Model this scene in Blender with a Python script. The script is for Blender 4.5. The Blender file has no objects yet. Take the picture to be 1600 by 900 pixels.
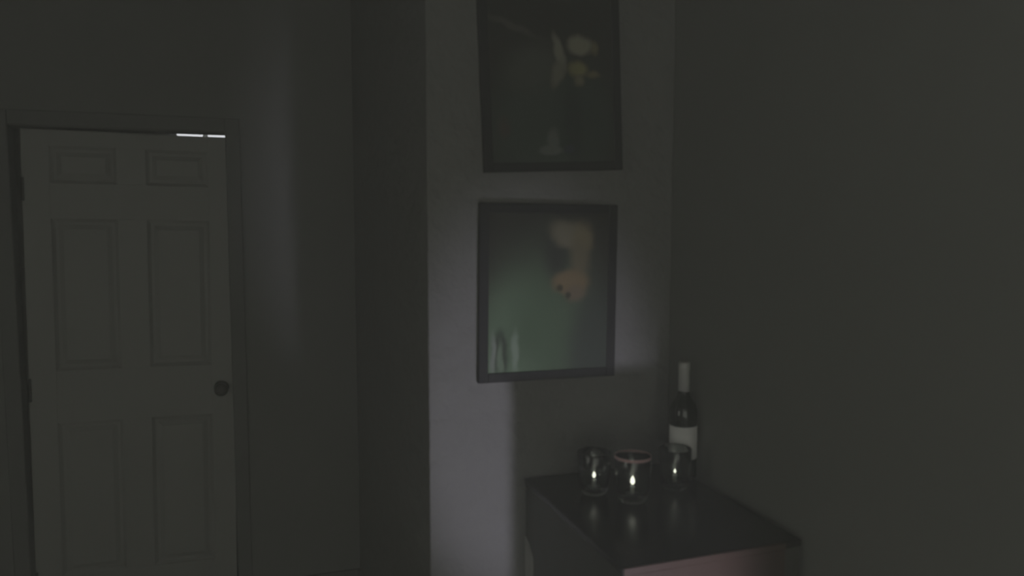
import bpy, bmesh, math
from mathutils import Vector, Matrix

scene = bpy.context.scene
COL = scene.collection
R = math.radians

# ------------------------------------------------------------------ camera
YAW, PITCH, FPX, CAMZ = R(19.0), math.atan(100 / 1200), 1200.0, 1.65
cam_d = bpy.data.cameras.new('camera')
cam_d.sensor_width = 36.0
cam_d.lens = 36.0 * FPX / 1600.0
cam_d.clip_start = 0.02
cam_d.dof.use_dof = True          # the tape is soft all over: focused far behind the room
cam_d.dof.focus_distance = 60.0
cam_d.dof.aperture_fstop = 4.2
cam = bpy.data.objects.new('camera', cam_d)
cam.location = (0, 0, CAMZ)
cam.rotation_euler = (math.pi / 2 - PITCH, 0, -YAW)
COL.objects.link(cam)
scene.camera = cam

# ------------------------------------------------------------------ world and lights
world = bpy.data.worlds.new('night')
scene.world = world
world.use_nodes = True
bg = world.node_tree.nodes['Background']
bg.inputs[0].default_value = (0.97, 1.0, 0.86, 1)
bg.inputs[1].default_value = 1.30


def light(name, kind, loc, energy, color, **kw):
    d = bpy.data.lights.new(name, kind)
    d.energy = energy
    d.color = color
    for k, v in kw.items():
        setattr(d, k, v)
    o = bpy.data.objects.new(name, d)
    o.location = loc
    COL.objects.link(o)
    return o


# torch lying low in front of the chest, pointing up at the pier
torch = light('torch_beam', 'SPOT', (0.795, 0.02, 0.30), 74.0, (0.86, 0.83, 1.0),
              spot_size=R(27), spot_blend=0.75, shadow_soft_size=0.05)
torch.rotation_euler = (Vector((0.728, 1.96, 1.09)) - torch.location).to_track_quat('-Z', 'Y').to_euler()
torch.scale = (0.90, 1.25, 1.0)      # its beam is taller than wide
# the little lamp on the video camera
light('camera_lamp', 'POINT', (0.06, -0.06, 1.74), 2.1, (1.0, 1.0, 0.93), shadow_soft_size=0.045)

vs = scene.view_settings
vs.view_transform = 'Standard'
vs.look = 'None'
vs.gamma = 1.0
vs.use_curve_mapping = False
vs.exposure = 0.0

# ------------------------------------------------------------------ pixel -> place
_F = Vector((math.sin(YAW) * math.cos(PITCH), math.cos(YAW) * math.cos(PITCH), -math.sin(PITCH)))
_R = Vector((math.cos(YAW), -math.sin(YAW), 0))
_U = _R.cross(_F)
CAM = Vector((0, 0, CAMZ))


def ray(x, y):
    return _F + _R * ((x - 800) / FPX) + _U * ((450 - y) / FPX)


def at_z(x, y, z):
    r = ray(x, y)
    return CAM + r * ((z - CAMZ) / r.z)


def at_y(x, y, Y):
    r = ray(x, y)
    return CAM + r * (Y / r.y)


# ------------------------------------------------------------------ materials
def mat(name, color, rough=0.6, spec=0.3, grain=None, bump=None, metal=0.0):
    """grain = (scale, amount, stretch), bump = (scale, strength, distance)"""
    m = bpy.data.materials.new(name)
    m.use_nodes = True
    nt = m.node_tree
    b = nt.nodes['Principled BSDF']
    b.inputs['Base Color'].default_value = (*color, 1)
    b.inputs['Roughness'].default_value = rough
    b.inputs['Metallic'].default_value = metal
    b.inputs['Specular IOR Level'].default_value = spec
    tc = nt.nodes.new('ShaderNodeTexCoord')
    if grain:
        mp = nt.nodes.new('ShaderNodeMapping')
        mp.inputs['Scale'].default_value = grain[2]
        n = nt.nodes.new('ShaderNodeTexNoise')
        n.inputs['Scale'].default_value = grain[0]
        n.inputs['Detail'].default_value = 4
        mx = nt.nodes.new('ShaderNodeMix')
        mx.data_type = 'RGBA'
        a = grain[1]
        mx.inputs['A'].default_value = (*[c * (1 - a) for c in color], 1)
        mx.inputs['B'].default_value = (*[min(1, c * (1 + a)) for c in color], 1)
        nt.links.new(tc.outputs['Object'], mp.inputs[0])
        nt.links.new(mp.outputs[0], n.inputs['Vector'])
        nt.links.new(n.outputs[0], mx.inputs['Factor'])
        nt.links.new(mx.outputs['Result'], b.inputs['Base Color'])
    if bump:
        n = nt.nodes.new('ShaderNodeTexNoise')
        n.inputs['Scale'].default_value = bump[0]
        n.inputs['Detail'].default_value = 3
        bp = nt.nodes.new('ShaderNodeBump')
        bp.inputs['Strength'].default_value = bump[1]
        bp.inputs['Distance'].default_value = bump[2]
        nt.links.new(tc.outputs['Object'], n.inputs['Vector'])
        nt.links.new(n.outputs[0], bp.inputs['Height'])
        nt.links.new(bp.outputs[0], b.inputs['Normal'])
    return m


M = {}
M['wall'] = mat('grey_wall_paint', (0.200, 0.200, 0.188), 0.85, 0.15, (3, .05, (1, 1, 1)), (60, .15, .004))
M['pier'] = mat('pale_pier_paint', (0.200, 0.198, 0.190), 0.8, 0.2, (9, .06, (1, 1, 1)), (18, .75, .016))
M['ceiling'] = mat('ceiling_paint', (0.20, 0.20, 0.19), 0.9, 0.1)
M['plank'] = mat('floor_plank', (0.12, 0.085, 0.06), 0.45, 0.3, (6, .3, (1, 12, 1)))
M['joint'] = mat('floor_joint', (0.02, 0.015, 0.012), 0.8, 0.1)
M['door'] = mat('door_paint', (0.305, 0.302, 0.285), 0.5, 0.3, (5, .03, (1, 1, 1)))
M['casing'] = mat('casing_paint', (0.15, 0.15, 0.14), 0.55, 0.3, (5, .03, (1, 1, 1)))
M['knob'] = mat('dark_bronze', (0.05, 0.045, 0.04), 0.35, 0.5, metal=0.8)
M['top'] = mat('black_brown_lacquer', (0.016, 0.017, 0.014), 0.25, 0.4, (4, .15, (2, 14, 2)))
M['side'] = mat('dark_wood', (0.06, 0.06, 0.052), 0.5, 0.3, (4, .2, (4, 4, .6)))
M['sliver'] = mat('sliver_light_paint', (0.33, 0.33, 0.30), 0.6, 0.2, (6, .15, (4, 4, .6)))  # pale colour standing for the light sliver on the chest side
M['front'] = mat('red_brown_wood', (0.062, 0.036, 0.027), 0.5, 0.3, (5, .10, (1, 4, 6)))
M['frame'] = mat('black_frame', (0.022, 0.022, 0.024), 0.7, 0.3, (20, .1, (1, 1, 1)))
M['glassdark'] = mat('dark_bottle_glass', (0.012, 0.016, 0.010), 0.08, 0.5)
M['paper'] = mat('label_paper', (0.86, 0.84, 0.83), 0.7, 0.2, (30, .04, (1, 1, 1)))
M['foil'] = mat('grey_foil', (0.42, 0.42, 0.38), 0.35, 0.5, metal=0.0)
M['pink'] = mat('pink_rim_tint', (0.62, 0.40, 0.40), 0.3, 0.5)  # pink colour of the middle tumbler's rim


def glass_mat():
    m = bpy.data.materials.new('clear_glass')
    m.use_nodes = True
    b = m.node_tree.nodes['Principled BSDF']
    b.inputs['Base Color'].default_value = (0.86, 0.90, 0.87, 1)
    b.inputs['Roughness'].default_value = 0.06
    b.inputs['Transmission Weight'].default_value = 1.0
    b.inputs['IOR'].default_value = 1.48
    return m


M['glass'] = glass_mat()


def lamp_mat():
    m = bpy.data.materials.new('lit_tube')
    m.use_nodes = True
    b = m.node_tree.nodes['Principled BSDF']
    b.inputs['Base Color'].default_value = (0.9, 0.9, 0.9, 1)
    b.inputs['Emission Color'].default_value = (0.95, 0.97, 1.0, 1)
    b.inputs['Emission Strength'].default_value = 1.1
    return m


M['tube'] = lamp_mat()


def glint_mat():  # glow of the glints put inside the tumblers
    m = bpy.data.materials.new('glint_glow')
    m.use_nodes = True
    b = m.node_tree.nodes['Principled BSDF']
    b.inputs['Base Color'].default_value = (0.9, 0.9, 0.8, 1)
    b.inputs['Emission Color'].default_value = (1.0, 0.98, 0.82, 1)
    b.inputs['Emission Strength'].default_value = 1.9
    return m


M['glint_glow'] = glint_mat()
M['glint_wax'] = mat('pale_glint_wax', (0.85, 0.84, 0.80), 0.4, 0.4)  # pale taper under the glow, lower spot of each glint
_w = M['glint_wax'].node_tree.nodes['Principled BSDF']
_w.inputs['Subsurface Weight'].default_value = 1.0
_w.inputs['Subsurface Radius'].default_value = (1, .9, .8)
_w.inputs['Subsurface Scale'].default_value = 0.012
M['cup'] = mat('thin_aluminium', (0.5, 0.5, 0.5), 0.3, 0.5, metal=0.9)
M['wick'] = mat('burnt_wick', (0.02, 0.02, 0.02), 0.9, 0.1)


def print_mat(name, base, blobs):
    """soft ellipses (x, y, rx, ry, rotation, softness, colour) printed on the sheet, in sheet metres"""
    m = bpy.data.materials.new(name)
    m.use_nodes = True
    nt = m.node_tree
    b = nt.nodes['Principled BSDF']
    b.inputs['Roughness'].default_value = 0.7
    b.inputs['Specular IOR Level'].default_value = 0.15
    tc = nt.nodes.new('ShaderNodeTexCoord')
    nz = nt.nodes.new('ShaderNodeTexNoise')
    nz.inputs['Scale'].default_value = 22
    nz.inputs['Detail'].default_value = 3
    nt.links.new(tc.outputs['Object'], nz.inputs['Vector'])
    sub = nt.nodes.new('ShaderNodeVectorMath')
    sub.operation = 'MULTIPLY_ADD'
    sub.inputs[1].default_value = (0.022, 0.022, 0.022)
    add = nt.nodes.new('ShaderNodeVectorMath')
    add.operation = 'SUBTRACT'
    add.inputs[1].default_value = (0.011, 0.011, 0.011)
    nt.links.new(nz.outputs['Color'], sub.inputs[0])
    nt.links.new(tc.outputs['Object'], sub.inputs[2])
    nt.links.new(sub.outputs[0], add.inputs[0])
    last = None
    for (x, y, rx, ry, rot, soft, colr) in blobs:
        mp = nt.nodes.new('ShaderNodeMapping')
        mp.vector_type = 'TEXTURE'
        mp.inputs['Location'].default_value = (x, y, 0)
        mp.inputs['Rotation'].default_value = (0, 0, R(rot))
        mp.inputs['Scale'].default_value = (rx, ry, 1000)
        nt.links.new(add.outputs[0], mp.inputs[0])
        ln = nt.nodes.new('ShaderNodeVectorMath')
        ln.operation = 'LENGTH'
        nt.links.new(mp.outputs[0], ln.inputs[0])
        mr = nt.nodes.new('ShaderNodeMapRange')
        mr.interpolation_type = 'SMOOTHSTEP'
        mr.inputs['From Min'].default_value = 1 + soft
        mr.inputs['From Max'].default_value = max(0.0, 1 - soft)
        nt.links.new(ln.outputs['Value'], mr.inputs['Value'])
        mx = nt.nodes.new('ShaderNodeMix')
        mx.data_type = 'RGBA'
        nt.links.new(mr.outputs[0], mx.inputs['Factor'])
        if last:
            nt.links.new(last, mx.inputs['A'])
        else:
            mx.inputs['A'].default_value = (*base, 1)
        mx.inputs['B'].default_value = (*colr, 1)
        last = mx.outputs['Result']
    nt.links.new(last, b.inputs['Base Color'])
    return m


# ------------------------------------------------------------------ mesh helpers
def link(name, me, parent=None, loc=(0, 0, 0), rot=(0, 0, 0)):
    o = bpy.data.objects.new(name, me)
    o.location = loc
    o.rotation_euler = rot
    o.parent = parent
    COL.objects.link(o)
    return o


def tag(o, label=None, cat=None, group=None, kind=None):
    for k, v in (('label', label), ('category', cat), ('group', group), ('kind', kind)):
        if v:
            o[k] = v
    return o


def box_mesh(name, lo, hi, m, bevel=0.0, seg=2):
    bm = bmesh.new()
    bmesh.ops.create_cube(bm, size=1)
    for v in bm.verts:
        v.co = Vector(((lo[i] + hi[i]) / 2 + v.co[i] * (hi[i] - lo[i]) for i in range(3)))
    if bevel:
        bmesh.ops.bevel(bm, geom=bm.edges[:], offset=bevel, segments=seg, affect='EDGES', profile=0.5)
    me = bpy.data.meshes.new(name)
    bm.to_mesh(me)
    bm.free()
    me.materials.append(M[m] if isinstance(m, str) else m)
    return me


def box(name, lo, hi, m, parent=None, bevel=0.0, loc=(0, 0, 0), rot=(0, 0, 0)):
    return link(name, box_mesh(name, lo, hi, m, bevel), parent, loc, rot)


def lathe_mesh(name, prof, m, n=48, a0=0.0, a1=math.tau):
    full = abs(a1 - a0 - math.tau) < 1e-6
    cols = n if full else n + 1
    verts, faces, idx = [], [], []
    for (r, z) in prof:
        if r < 1e-6 and full:
            idx.append([len(verts)] * cols)
            verts.append((0, 0, z))
        else:
            row = []
            for i in range(cols):
                a = a0 + (a1 - a0) * i / n
                row.append(len(verts))
                verts.append((r * math.cos(a), r * math.sin(a), z))
            idx.append(row)
    for a, b in zip(idx, idx[1:]):
        for i in range(n):
            j = (i + 1) % cols
            q = []
            for k in (a[i], a[j], b[j], b[i]):
                if k not in q:
                    q.append(k)
            if len(q) > 2:
                faces.append(q)
    me = bpy.data.meshes.new(name)
    me.from_pydata(verts, [], faces)
    me.validate()
    bm = bmesh.new()
    bm.from_mesh(me)
    bmesh.ops.recalc_face_normals(bm, faces=bm.faces[:])
    bm.to_mesh(me)
    bm.free()
    for p in me.polygons:
        p.use_smooth = True
    me.materials.append(M[m])
    return me


def empty(name, loc=(0, 0, 0), rot=(0, 0, 0)):
    return link(name, None, None, loc, rot)


# ------------------------------------------------------------------ the setting
PIER_Y = 1.96          # face of the pier with the pictures
PIER_X = 0.443         # its left edge
RIGHT_X = 1.166        # right wall
BACK_Y = 3.40          # wall with the door
LEFT_X = -2.30
NEAR_Y = -2.2
CEIL = 2.80
struct = lambda o: tag(o, kind='structure')

# floor: a dark sub-floor with planks laid on it
fl = struct(box('floor', (LEFT_X - .1, NEAR_Y, -0.10), (RIGHT_X + .1, BACK_Y + 1.7, -0.012), 'joint'))
pl_me = box_mesh('plank', (0, 0, -0.012), (0.116, 1.196, 0.0), 'plank', 0.0015, 1)
nx = int((RIGHT_X - LEFT_X) / 0.12)
for i in range(nx):
    off = (i * 0.47) % 1.2
    for j in range(-1, 5):
        y0 = NEAR_Y + j * 1.2 + off
        if y0 < NEAR_Y or y0 + 1.2 > BACK_Y:
            continue
        x0 = LEFT_X + .02 + i * 0.12
        if x0 + 0.12 > PIER_X and y0 + 1.2 > PIER_Y:
            continue
        link('plank', pl_me, fl, (x0, y0, 0))
struct(box('ceiling', (LEFT_X - .1, NEAR_Y, CEIL), (RIGHT_X + .1, BACK_Y + 1.7, CEIL + .1), 'ceiling'))
struct(box('wall_right', (RIGHT_X, NEAR_Y, 0), (RIGHT_X + .1, BACK_Y + .1, CEIL), 'wall'))
WL = (-0.1, 1.1, 0.70, 1.75)      # unseen opening added to light the pier side and right wall
struct(box('wall_left', (LEFT_X - .1, WL[1], 0), (LEFT_X, BACK_Y, CEIL), 'wall'))
struct(box('wall_left_near', (LEFT_X - .1, NEAR_Y, 0), (LEFT_X, WL[0], CEIL), 'wall'))
struct(box('wall_left_sill', (LEFT_X - .1, WL[0], 0), (LEFT_X, WL[1], WL[2]), 'wall'))
struct(box('wall_left_upper', (LEFT_X - .1, WL[0], WL[3]), (LEFT_X, WL[1], CEIL), 'wall'))
w2 = struct(empty('fill_opening_2', (LEFT_X - .06, 0, 0)))
for lo, hi in (((WL[0], WL[2]), (WL[1], WL[2] + .05)), ((WL[0], WL[3] - .05), (WL[1], WL[3])),
               ((WL[0], WL[2] + .05), (WL[0] + .05, WL[3] - .05)), ((WL[1] - .05, WL[2] + .05), (WL[1], WL[3] - .05))):
    box('fill_frame', (0, lo[0], lo[1]), (.05, hi[0], hi[1]), 'casing', w2, .003)
struct(box('wall_centre', (PIER_X, PIER_Y, 0), (RIGHT_X, BACK_Y, CEIL), 'pier', bevel=0.004))

# the wall behind the camera, with an unseen opening added and sized for the fill light
WN = (-1.9, 0.95, 0.35, 2.05)
struct(box('wall_front', (LEFT_X, NEAR_Y - .1, 0), (RIGHT_X, NEAR_Y, WN[2]), 'wall'))
struct(box('wall_front_upper', (LEFT_X, NEAR_Y - .1, WN[3]), (RIGHT_X, NEAR_Y, CEIL), 'wall'))
struct(box('wall_front_left', (LEFT_X, NEAR_Y - .1, WN[2]), (WN[0], NEAR_Y, WN[3]), 'wall'))
struct(box('wall_front_right', (WN[1], NEAR_Y - .1, WN[2]), (RIGHT_X, NEAR_Y, WN[3]), 'wall'))
wn = struct(empty('fill_opening_1', (0, NEAR_Y - .06, 0)))
for lo, hi in (((WN[0], WN[2]), (WN[1], WN[2] + .05)), ((WN[0], WN[3] - .05), (WN[1], WN[3])),
               ((WN[0], WN[2] + .05), (WN[0] + .05, WN[3] - .05)), ((WN[1] - .05, WN[2] + .05), (WN[1], WN[3] - .05)),
               (((WN[0] + WN[1]) / 2 - .03, WN[2] + .05), ((WN[0] + WN[1]) / 2 + .03, WN[3] - .05))):
    box('fill_frame', (lo[0], 0, lo[1]), (hi[0], .05, hi[1]), 'casing', wn, .003)

# door wall with its opening
DX1 = -0.078
DX0 = DX1 - 0.76
DTOP = 2.022
wall_bm = bmesh.new()
for lo, hi in (((LEFT_X - .1, BACK_Y, 0), (DX0 - .012, BACK_Y + .1, CEIL)),
               ((DX1 + .012, BACK_Y, 0), (RIGHT_X, BACK_Y + .1, CEIL)),
               ((DX0 - .012, BACK_Y, DTOP), (DX1 + .012, BACK_Y + .1, CEIL))):
    r = bmesh.ops.create_cube(wall_bm, size=1)
    for v in r['verts']:
        v.co = Vector(((lo[i] + hi[i]) / 2 + v.co[i] * (hi[i] - lo[i]) for i in range(3)))
me = bpy.data.meshes.new('wall_back')
wall_bm.to_mesh(me)
wall_bm.free()
me.materials.append(M['wall'])
struct(link('wall_back', me))

# passage behind the door
struct(box('wall_passage', (LEFT_X - .1, BACK_Y + 1.6, 0), (RIGHT_X + .1, BACK_Y + 1.7, CEIL), 'wall'))
struct(box('wall_passage_left', (LEFT_X - .1, BACK_Y + .1, 0), (LEFT_X, BACK_Y + 1.6, CEIL), 'wall'))
struct(box('wall_passage_right', (RIGHT_X, BACK_Y + .1, 0), (RIGHT_X + .1, BACK_Y + 1.6, CEIL), 'wall'))

# baseboards
def skirting(name, lo, hi):
    struct(box(name, lo, hi, 'casing', bevel=0.003))
skirting('baseboard_right', (RIGHT_X - .014, NEAR_Y, 0), (RIGHT_X, PIER_Y - .014, .10))
skirting('baseboard_centre', (PIER_X - .014, PIER_Y - .014, 0), (RIGHT_X - .014, PIER_Y, .10))
skirting('baseboard_pier', (PIER_X - .014, PIER_Y, 0), (PIER_X, BACK_Y - .014, .10))
skirting('baseboard_back', (DX1 + .075, BACK_Y - .014, 0), (PIER_X, BACK_Y, .10))
skirting('baseboard_left', (LEFT_X, NEAR_Y, 0), (LEFT_X + .014, BACK_Y, .10))

# door casing
tr = struct(empty('trim_1', (0, BACK_Y, 0)))
for x0, x1 in ((DX1 + .004, DX1 + .062), (DX0 - .062, DX0 - .004)):
    box('side_casing', (x0, -.016, 0), (x1, 0, DTOP + .058), 'casing', tr, 0.004)
box('head_casing', (DX0 - .004, -.016, DTOP + .002), (DX1 + .004, 0, DTOP + .058), 'casing', tr, 0.003)

# panelled door, hung on the left and sagging a little towards the latch
DW, DT = 0.752, 0.040
DH = 2.009
door = struct(empty('door_1', (DX0 + .004, BACK_Y + .006, 0.004), (0, R(0.80), 0)))
door['label'] = 'grey painted six panel door with light showing over its top edge'
xs = [0, 0.095, 0.327, 0.433, 0.665, DW]              # stile | panel | mullion | panel | stile
zs = [0, 0.235, 0.862, 1.072, 1.668, 1.806, 1.948, DH]  # rails and panel rows
box('stile', (xs[0], 0, 0), (xs[1], DT, DH), 'door', door, 0.001)
box('stile', (xs[4], 0, 0), (xs[5], DT, DH), 'door', door, 0.001)
for a, b in ((0, 1), (2, 3), (4, 5), (6, 7)):
    box('rail', (xs[1], 0, zs[a]), (xs[4], DT, zs[b]), 'door', door, 0.001)
for a, b in ((1, 2), (3, 4), (5, 6)):
    box('mullion', (xs[2], 0, zs[a]), (xs[3], DT, zs[b]), 'door', door, 0.001)
    for x0, x1 in ((xs[1], xs[2]), (xs[3], xs[4])):
        z0, z1 = zs[a], zs[b]
        # raised field in a sunk surround
        bm = bmesh.new()
        rings = []
        for ins, dep in ((0, .004), (.012, .013), (.022, .013), (.040, .004)):
            rings.append([bm.verts.new((xx, dep, zz)) for xx, zz in
                          ((x0 + ins, z0 + ins), (x1 - ins, z0 + ins), (x1 - ins, z1 - ins), (x0 + ins, z1 - ins))])
        bk = [bm.verts.new((xx, DT - .006, zz)) for xx, zz in ((x0, z0), (x1, z0), (x1, z1), (x0, z1))]
        for p, q in zip(rings, rings[1:]):
            for i in range(4):
                bm.faces.new((p[i], p[(i + 1) % 4], q[(i + 1) % 4], q[i]))
        bm.faces.new(rings[-1])
        for i in range(4):
            bm.faces.new((bk[i], bk[(i + 1) % 4], rings[0][(i + 1) % 4], rings[0][i]))
        bm.faces.new(bk[::-1])
        bmesh.ops.recalc_face_normals(bm, faces=bm.faces[:])
        me = bpy.data.meshes.new('panel')
        bm.to_mesh(me)
        bm.free()
        me.materials.append(M['door'])
        link('panel', me, door)
kn = link('knob', lathe_mesh('knob', [(0, 0), (.030, 0), (.030, .005), (.011, .010), (.010, .030), (.022, .036),
                                      (.028, .048), (.026, .060), (.014, .068), (0, .069)], 'knob', 28),
          door, (DW - .050, 0, 0.972), (R(90), 0, 0))
kn['label'] = 'dark round door knob'
for z in (.22, 1.0, 1.78):
    link('hinge', lathe_mesh('hinge', [(0, -.045), (.006, -.045), (.006, .045), (0, .045)], 'knob', 12), door, (0.004, -.007, z))

# lamp in the passage, seen only through the slit over the door
lamp_y = BACK_Y + 1.54
gp = at_y(317, 206, lamp_y)
lp = tag(empty('tube_lamp', (gp.x, lamp_y, gp.z)), 'lit tube lamp glimpsed through the slit above the door', 'lamp')
box('housing', (-.20, 0, -.045), (.20, .06, .045), 'casing', lp, .004)
for a, b in ((at_y(277, 206, lamp_y).x, at_y(317, 206, lamp_y).x), (at_y(325, 206, lamp_y).x, at_y(368, 206, lamp_y).x)):
    t = link('tube', lathe_mesh('tube', [(0, 0), (.030, 0), (.032, .004), (.032, b - a - .004), (.030, b - a), (0, b - a)], 'tube', 20),
             lp, (a - gp.x, -.036, 0), (0, R(90), 0))

# ------------------------------------------------------------------ chest in the corner
CX0, CX1, CY0, CY1, CZ = 0.706, 1.150, 1.356, PIER_Y - .016, 0.95
FX0, FX1 = 0.713, 1.106
ch = tag(empty('chest_of_drawers', ((CX0 + CX1) / 2, (CY0 + CY1) / 2, 0)),
         'narrow dark wooden chest with reddish brown front standing in the corner', 'cabinet')
ox, oy = (CX0 + CX1) / 2, (CY0 + CY1) / 2


def cbox(name, lo, hi, m, bevel=0.0, parent=None):
    if parent is None:
        return box(name, (lo[0] - ox, lo[1] - oy, lo[2]), (hi[0] - ox, hi[1] - oy, hi[2]), m, ch, bevel)
    return box(name, (lo[0] - ox, lo[1] - oy, lo[2]), (hi[0] - ox, hi[1] - oy, hi[2]), m, parent, bevel)


tp = cbox('top', (CX0, CY0 + .003, CZ - .016), (CX1, CY1, CZ), 'top', .0015)
tp['label'] = 'glossy dark top'
cbox('edge_band', (FX0 - .004, CY0 - .001, CZ - .016), (FX1, CY0 + .003, CZ - .0015), 'front')
cbox('side_panel', (CX0 + .004, CY0 + .006, .06), (CX0 + .022, CY1, CZ - .016), 'side', .001)
cbox('side_panel', (CX1 - .022, CY0 + .006, .06), (CX1 - .002, CY1, CZ - .016), 'side', .001)
cbox('stile', (FX1 + .002, CY0 + .004, .06), (CX1 - .022, CY0 + .022, CZ - .016), 'side', .001)
cbox('back_panel', (CX0 + .022, CY1 - .010, .06), (CX1 - .022, CY1, CZ - .016), 'side')
# sliver of bounced light on the left side, put in as a pale slanted strip
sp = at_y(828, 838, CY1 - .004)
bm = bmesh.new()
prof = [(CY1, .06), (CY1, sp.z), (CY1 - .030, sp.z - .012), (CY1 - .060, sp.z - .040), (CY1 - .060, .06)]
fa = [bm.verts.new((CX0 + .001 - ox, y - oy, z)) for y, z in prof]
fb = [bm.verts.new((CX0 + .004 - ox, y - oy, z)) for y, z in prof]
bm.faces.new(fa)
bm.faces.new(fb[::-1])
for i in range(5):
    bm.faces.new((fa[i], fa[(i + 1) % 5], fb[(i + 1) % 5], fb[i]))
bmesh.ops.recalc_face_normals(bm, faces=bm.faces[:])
me = bpy.data.meshes.new('light_sliver')
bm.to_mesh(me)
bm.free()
me.materials.append(M['sliver'])
link('light_sliver', me, ch)['label'] = 'sliver of light at the rear of the side, put in as a pale strip'
cbox('plinth', (CX0 + .012, CY0 + .03, 0), (CX1 - .012, CY1, .06), 'side')
zz = [.064, .355, .646, .9348]
for i in range(3):
    d = cbox('drawer', (FX0, CY0, zz[i] + .002), (FX1, CY0 + .02, zz[i + 1] - .001), 'front', .0015)
    k = link('knob', lathe_mesh('knob', [(0, 0), (.008, 0), (.008, .012), (.015, .018), (.015, .024), (0, .027)], 'knob', 20),
             d, ((FX0 + FX1) / 2 - ox, CY0 - oy, (zz[i] + zz[i + 1]) / 2), (R(90), 0, 0))

# ------------------------------------------------------------------ framed pictures on the pier
WALLF = PIER_Y - .018      # plane of the prints


def picture(c_px, w, h, tilt, label, base, blobs_px, rail):
    c = at_y(*c_px, WALLF)
    root = tag(empty('framed_picture', (c.x, PIER_Y - .001, c.z), (R(90), R(tilt), 0)), label, 'picture', 'pictures hung one above the other')
    root.rotation_mode = 'XYZ'
    root.matrix_world = Matrix.Translation((c.x, PIER_Y - .001, c.z)) @ Matrix.Rotation(-R(tilt), 4, 'Y') @ Matrix.Rotation(R(90), 4, 'X')
    # local frame: x right, y up, z towards the room
    r = rail
    for lo, hi in (((-w / 2, -h / 2), (-w / 2 + r, h / 2)), ((w / 2 - r, -h / 2), (w / 2, h / 2)),
                   ((-w / 2 + r, -h / 2), (w / 2 - r, -h / 2 + r)), ((-w / 2 + r, h / 2 - r), (w / 2 - r, h / 2))):
        box('frame_rail', (lo[0], lo[1], 0), (hi[0], hi[1], .019), 'frame', root, .002)
    inv = root.matrix_world.inverted()
    blobs = []
    for (px, py, rx, ry, rot, soft, colr) in blobs_px:
        p = inv @ at_y(px, py, WALLF)
        k = 2.14 / FPX
        blobs.append((p.x, p.y, rx * k, ry * k, rot, soft, colr))
    box('print', (-w / 2 + r * .8, -h / 2 + r * .8, .002), (w / 2 - r * .8, h / 2 - r * .8, .016), print_mat('print_' + str(len(bpy.data.materials)), base, blobs), root)
    return root


OLIVE = (0.045, 0.045, 0.039)
picture((859, 457), .402, .482, -0.6,
        'lower framed picture with green ground and orange tan shape on dark backing',
        OLIVE, [
            (830, 545, 100, 150, -12, .50, (0.084, 0.119, 0.077)),
            (800, 560, 45, 95, 0, .6, (0.173, 0.246, 0.163)),
            (835, 520, 55, 70, 0, .9, (0.089, 0.136, 0.084)),
            (930, 540, 42, 90, -8, .5, (0.057, 0.069, 0.058)),
            (781, 552, 13, 34, 0, .35, (0.057, 0.076, 0.055)),
            (781, 562, 5, 26, 0, .5, (0.163, 0.219, 0.152)),
            (805, 552, 5, 30, 0, .6, (0.219, 0.278, 0.212)),
            (770, 555, 4, 30, 0, .5, (0.219, 0.249, 0.212)),
            (868, 395, 18, 40, 8, .7, (0.048, 0.053, 0.045)),
            (890, 367, 32, 20, -22, .40, (0.184, 0.169, 0.120)),
            (912, 372, 15, 22, 0, .6, (0.194, 0.166, 0.100)),
            (906, 405, 14, 28, 4, .6, (0.147, 0.130, 0.084)),
            (892, 442, 29, 19, 4, .35, (0.190, 0.145, 0.084)),
            (900, 458, 16, 12, 0, .6, (0.159, 0.128, 0.088)),
            (874, 450, 6, 6, 0, .5, (0.056, 0.050, 0.032)),
            (889, 461, 5, 5, 0, .5, (0.056, 0.053, 0.037)),
        ], .026)
picture((864, 124), .402, .486, 2.3,
        'upper framed picture with dark teal print and small pale yellow shapes',
        OLIVE, [
            (850, 205, 90, 85, 0, .45, (0.070, 0.088, 0.076)),
            (915, 190, 45, 75, 0, .5, (0.056, 0.074, 0.064)),
            (835, 105, 45, 32, 15, .6, (0.092, 0.098, 0.085)),
            (800, 40, 40, 5, -20, .7, (0.100, 0.098, 0.085)),
            (874, 80, 7, 26, 18, .5, (0.269, 0.258, 0.207)),
            (872, 115, 9, 20, -20, .6, (0.212, 0.201, 0.153)),
            (906, 72, 19, 15, 0, .35, (0.306, 0.292, 0.218)),
            (928, 76, 6, 9, 0, .7, (0.204, 0.187, 0.102)),
            (903, 108, 14, 11, 0, .45, (0.281, 0.255, 0.119)),
            (928, 116, 10, 5, 0, .7, (0.212, 0.184, 0.102)),
            (906, 126, 8, 8, 0, .6, (0.230, 0.207, 0.133)),
            (896, 190, 14, 62, 0, .5, (0.046, 0.058, 0.052)),
            (866, 218, 10, 16, 0, .5, (0.155, 0.172, 0.155)),
            (862, 234, 19, 7, 0, .4, (0.161, 0.178, 0.161)),
            (788, 200, 10, 14, 0, .7, (0.092, 0.074, 0.066)),
            (890, 232, 7, 6, 0, .6, (0.060, 0.066, 0.088)),
        ], .024)

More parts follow.
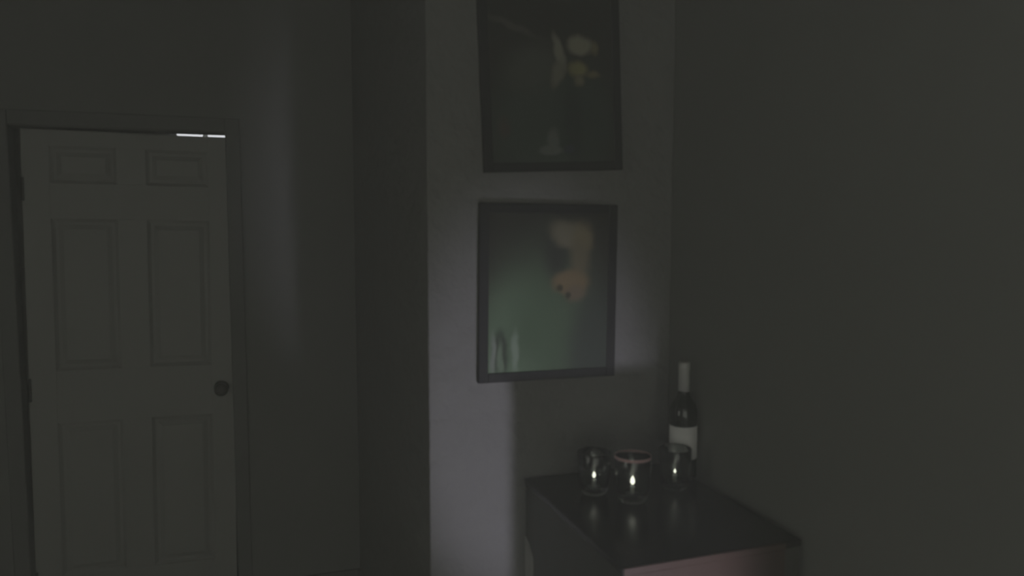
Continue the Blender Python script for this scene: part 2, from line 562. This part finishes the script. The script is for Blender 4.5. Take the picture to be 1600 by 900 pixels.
# ------------------------------------------------------------------ glasses and bottle on the chest
H = .112
gprof = [(0, 0), (.026, 0), (.031, .003), (.036, .014), (.0405, .04), (.043, .075), (.0435, H - .001),
         (.0428, H), (.0420, H - .001), (.0412, .075), (.0385, .042), (.033, .022), (.022, .0125), (.010, .0095), (0, .009)]
g_me = lathe_mesh('glass_tumbler', gprof, 'glass', 56)
GZ = CZ + .0008
GRP = 'glass tumblers on the chest'
spots = [((928, 771), 'clear glass tumbler at the left end of the row on the dark chest', 1.0),
         ((988, 783), 'clear glass tumbler with pinkish rim, frontmost of the three on the chest', 1.06),
         ((1054, 763), 'clear glass tumbler directly in front of the white labelled bottle', .98)]
for i, (p, lab, s) in enumerate(spots):
    q = at_z(*p, GZ)
    e = tag(empty('glass_tumbler', q), lab, 'glass', GRP)
    b = link('bowl', g_me, e)
    b.scale = (s, s, s)
    if i == 1:
        rm = link('rim', lathe_mesh('rim', [(.0436, H - .006), (.0441, H - .004), (.0438, H + .0006), (.0428, H + .0012), (.0420, H + .0004), (.0424, H + .0001), (.0434, H - .0012), (.0436, H - .006)], 'pink', 56), e)
        rm.scale = (s, s, s)
        rm['label'] = 'pinkish rim'

# the glint in each glass, built as a small added glowing taper
TL = [(0.75, 'glint inside the tumbler at the left end of the row, built as a small glowing taper'),
      (1.0, 'glint inside the frontmost tumbler, built as a small glowing taper, brightest of the three'),
      (0.52, 'dim glint inside the tumbler in front of the bottle, built as a small glowing taper')]
for (p, _, s), (k, lab) in zip(spots, TL):
    q = at_z(*p, GZ)
    c = tag(empty('glint_taper', (q.x, q.y, q.z + .0125 * s)), lab, 'glint_taper', 'glints in the tumblers built as glowing tapers')
    link('dish', lathe_mesh('dish', [(0, 0), (.0150, 0), (.0170, .003), (.0162, .0034), (.0145, .0012), (0, .0012)], 'cup', 32), c)
    link('glint_wax', lathe_mesh('glint_wax', [(0, .0014), (.0056, .0014), (.0056, .0240), (.0050, .0252), (.0030, .0240), (0, .0236)], 'glint_wax', 24), c)
    link('wick', lathe_mesh('wick', [(0, .0230), (.0009, .0230), (.0009, .0300), (0, .0305)], 'wick', 8), c)
    f = link('glint_glow', lathe_mesh('glint_glow', [(0, .0), (.0030, .002), (.0052, .006), (.0056, .010), (.0044, .016), (.0020, .021), (0, .0245)], 'glint_glow', 20), c, (0, 0, .0285))
    f.scale = (k, k, k)

q = at_z(1066, 746, GZ)
bt = tag(empty('wine_bottle', q), 'dark wine bottle with blank white label and grey neck foil in the corner', 'bottle')
BR_ = .0375
link('body', lathe_mesh('body', [(0, .004), (.022, 0), (.033, 0), (.0365, .004), (BR_, .012), (BR_, .178), (.0365, .192), (.032, .208), (.023, .222),
                                 (.0165, .234), (.0142, .246), (.0136, .318), (0, .318)], 'glassdark', 56), bt)
cp = link('capsule', lathe_mesh('capsule', [(.0146, .226 + .018), (.0150, .244), (.0146, .30), (.0158, .302), (.0158, .320), (.0146, .324), (0, .3245)], 'foil', 40), bt)
cp['label'] = 'grey foil capsule'
face = math.atan2(-q.y, -q.x)
lb = link('paper_label', lathe_mesh('paper_label', [(BR_, .060), (BR_ + .0006, .060), (BR_ + .0006, .150), (BR_, .150)], 'paper', 40, face - R(80), face + R(100)), bt)
lb['label'] = 'blank white paper label'

# ------------------------------------------------------------------ faint scattering veil added to lift the blacks
hz = bpy.data.materials.new('black_lift_haze')
hz.use_nodes = True
nt = hz.node_tree
nt.nodes.clear()
out = nt.nodes.new('ShaderNodeOutputMaterial')
vsct = nt.nodes.new('ShaderNodeVolumeScatter')
vsct.inputs['Color'].default_value = (1, 1, 0.97, 1)
vsct.inputs['Density'].default_value = 0.075
nt.links.new(vsct.outputs[0], out.inputs['Volume'])
tag(box('added_haze', (LEFT_X - .3, NEAR_Y - .3, -.3), (RIGHT_X + .3, BACK_Y + 2.0, CEIL + .3), hz),
    'thin grey veil added through the whole dark room to lift the blacks', 'added_haze', kind='stuff')
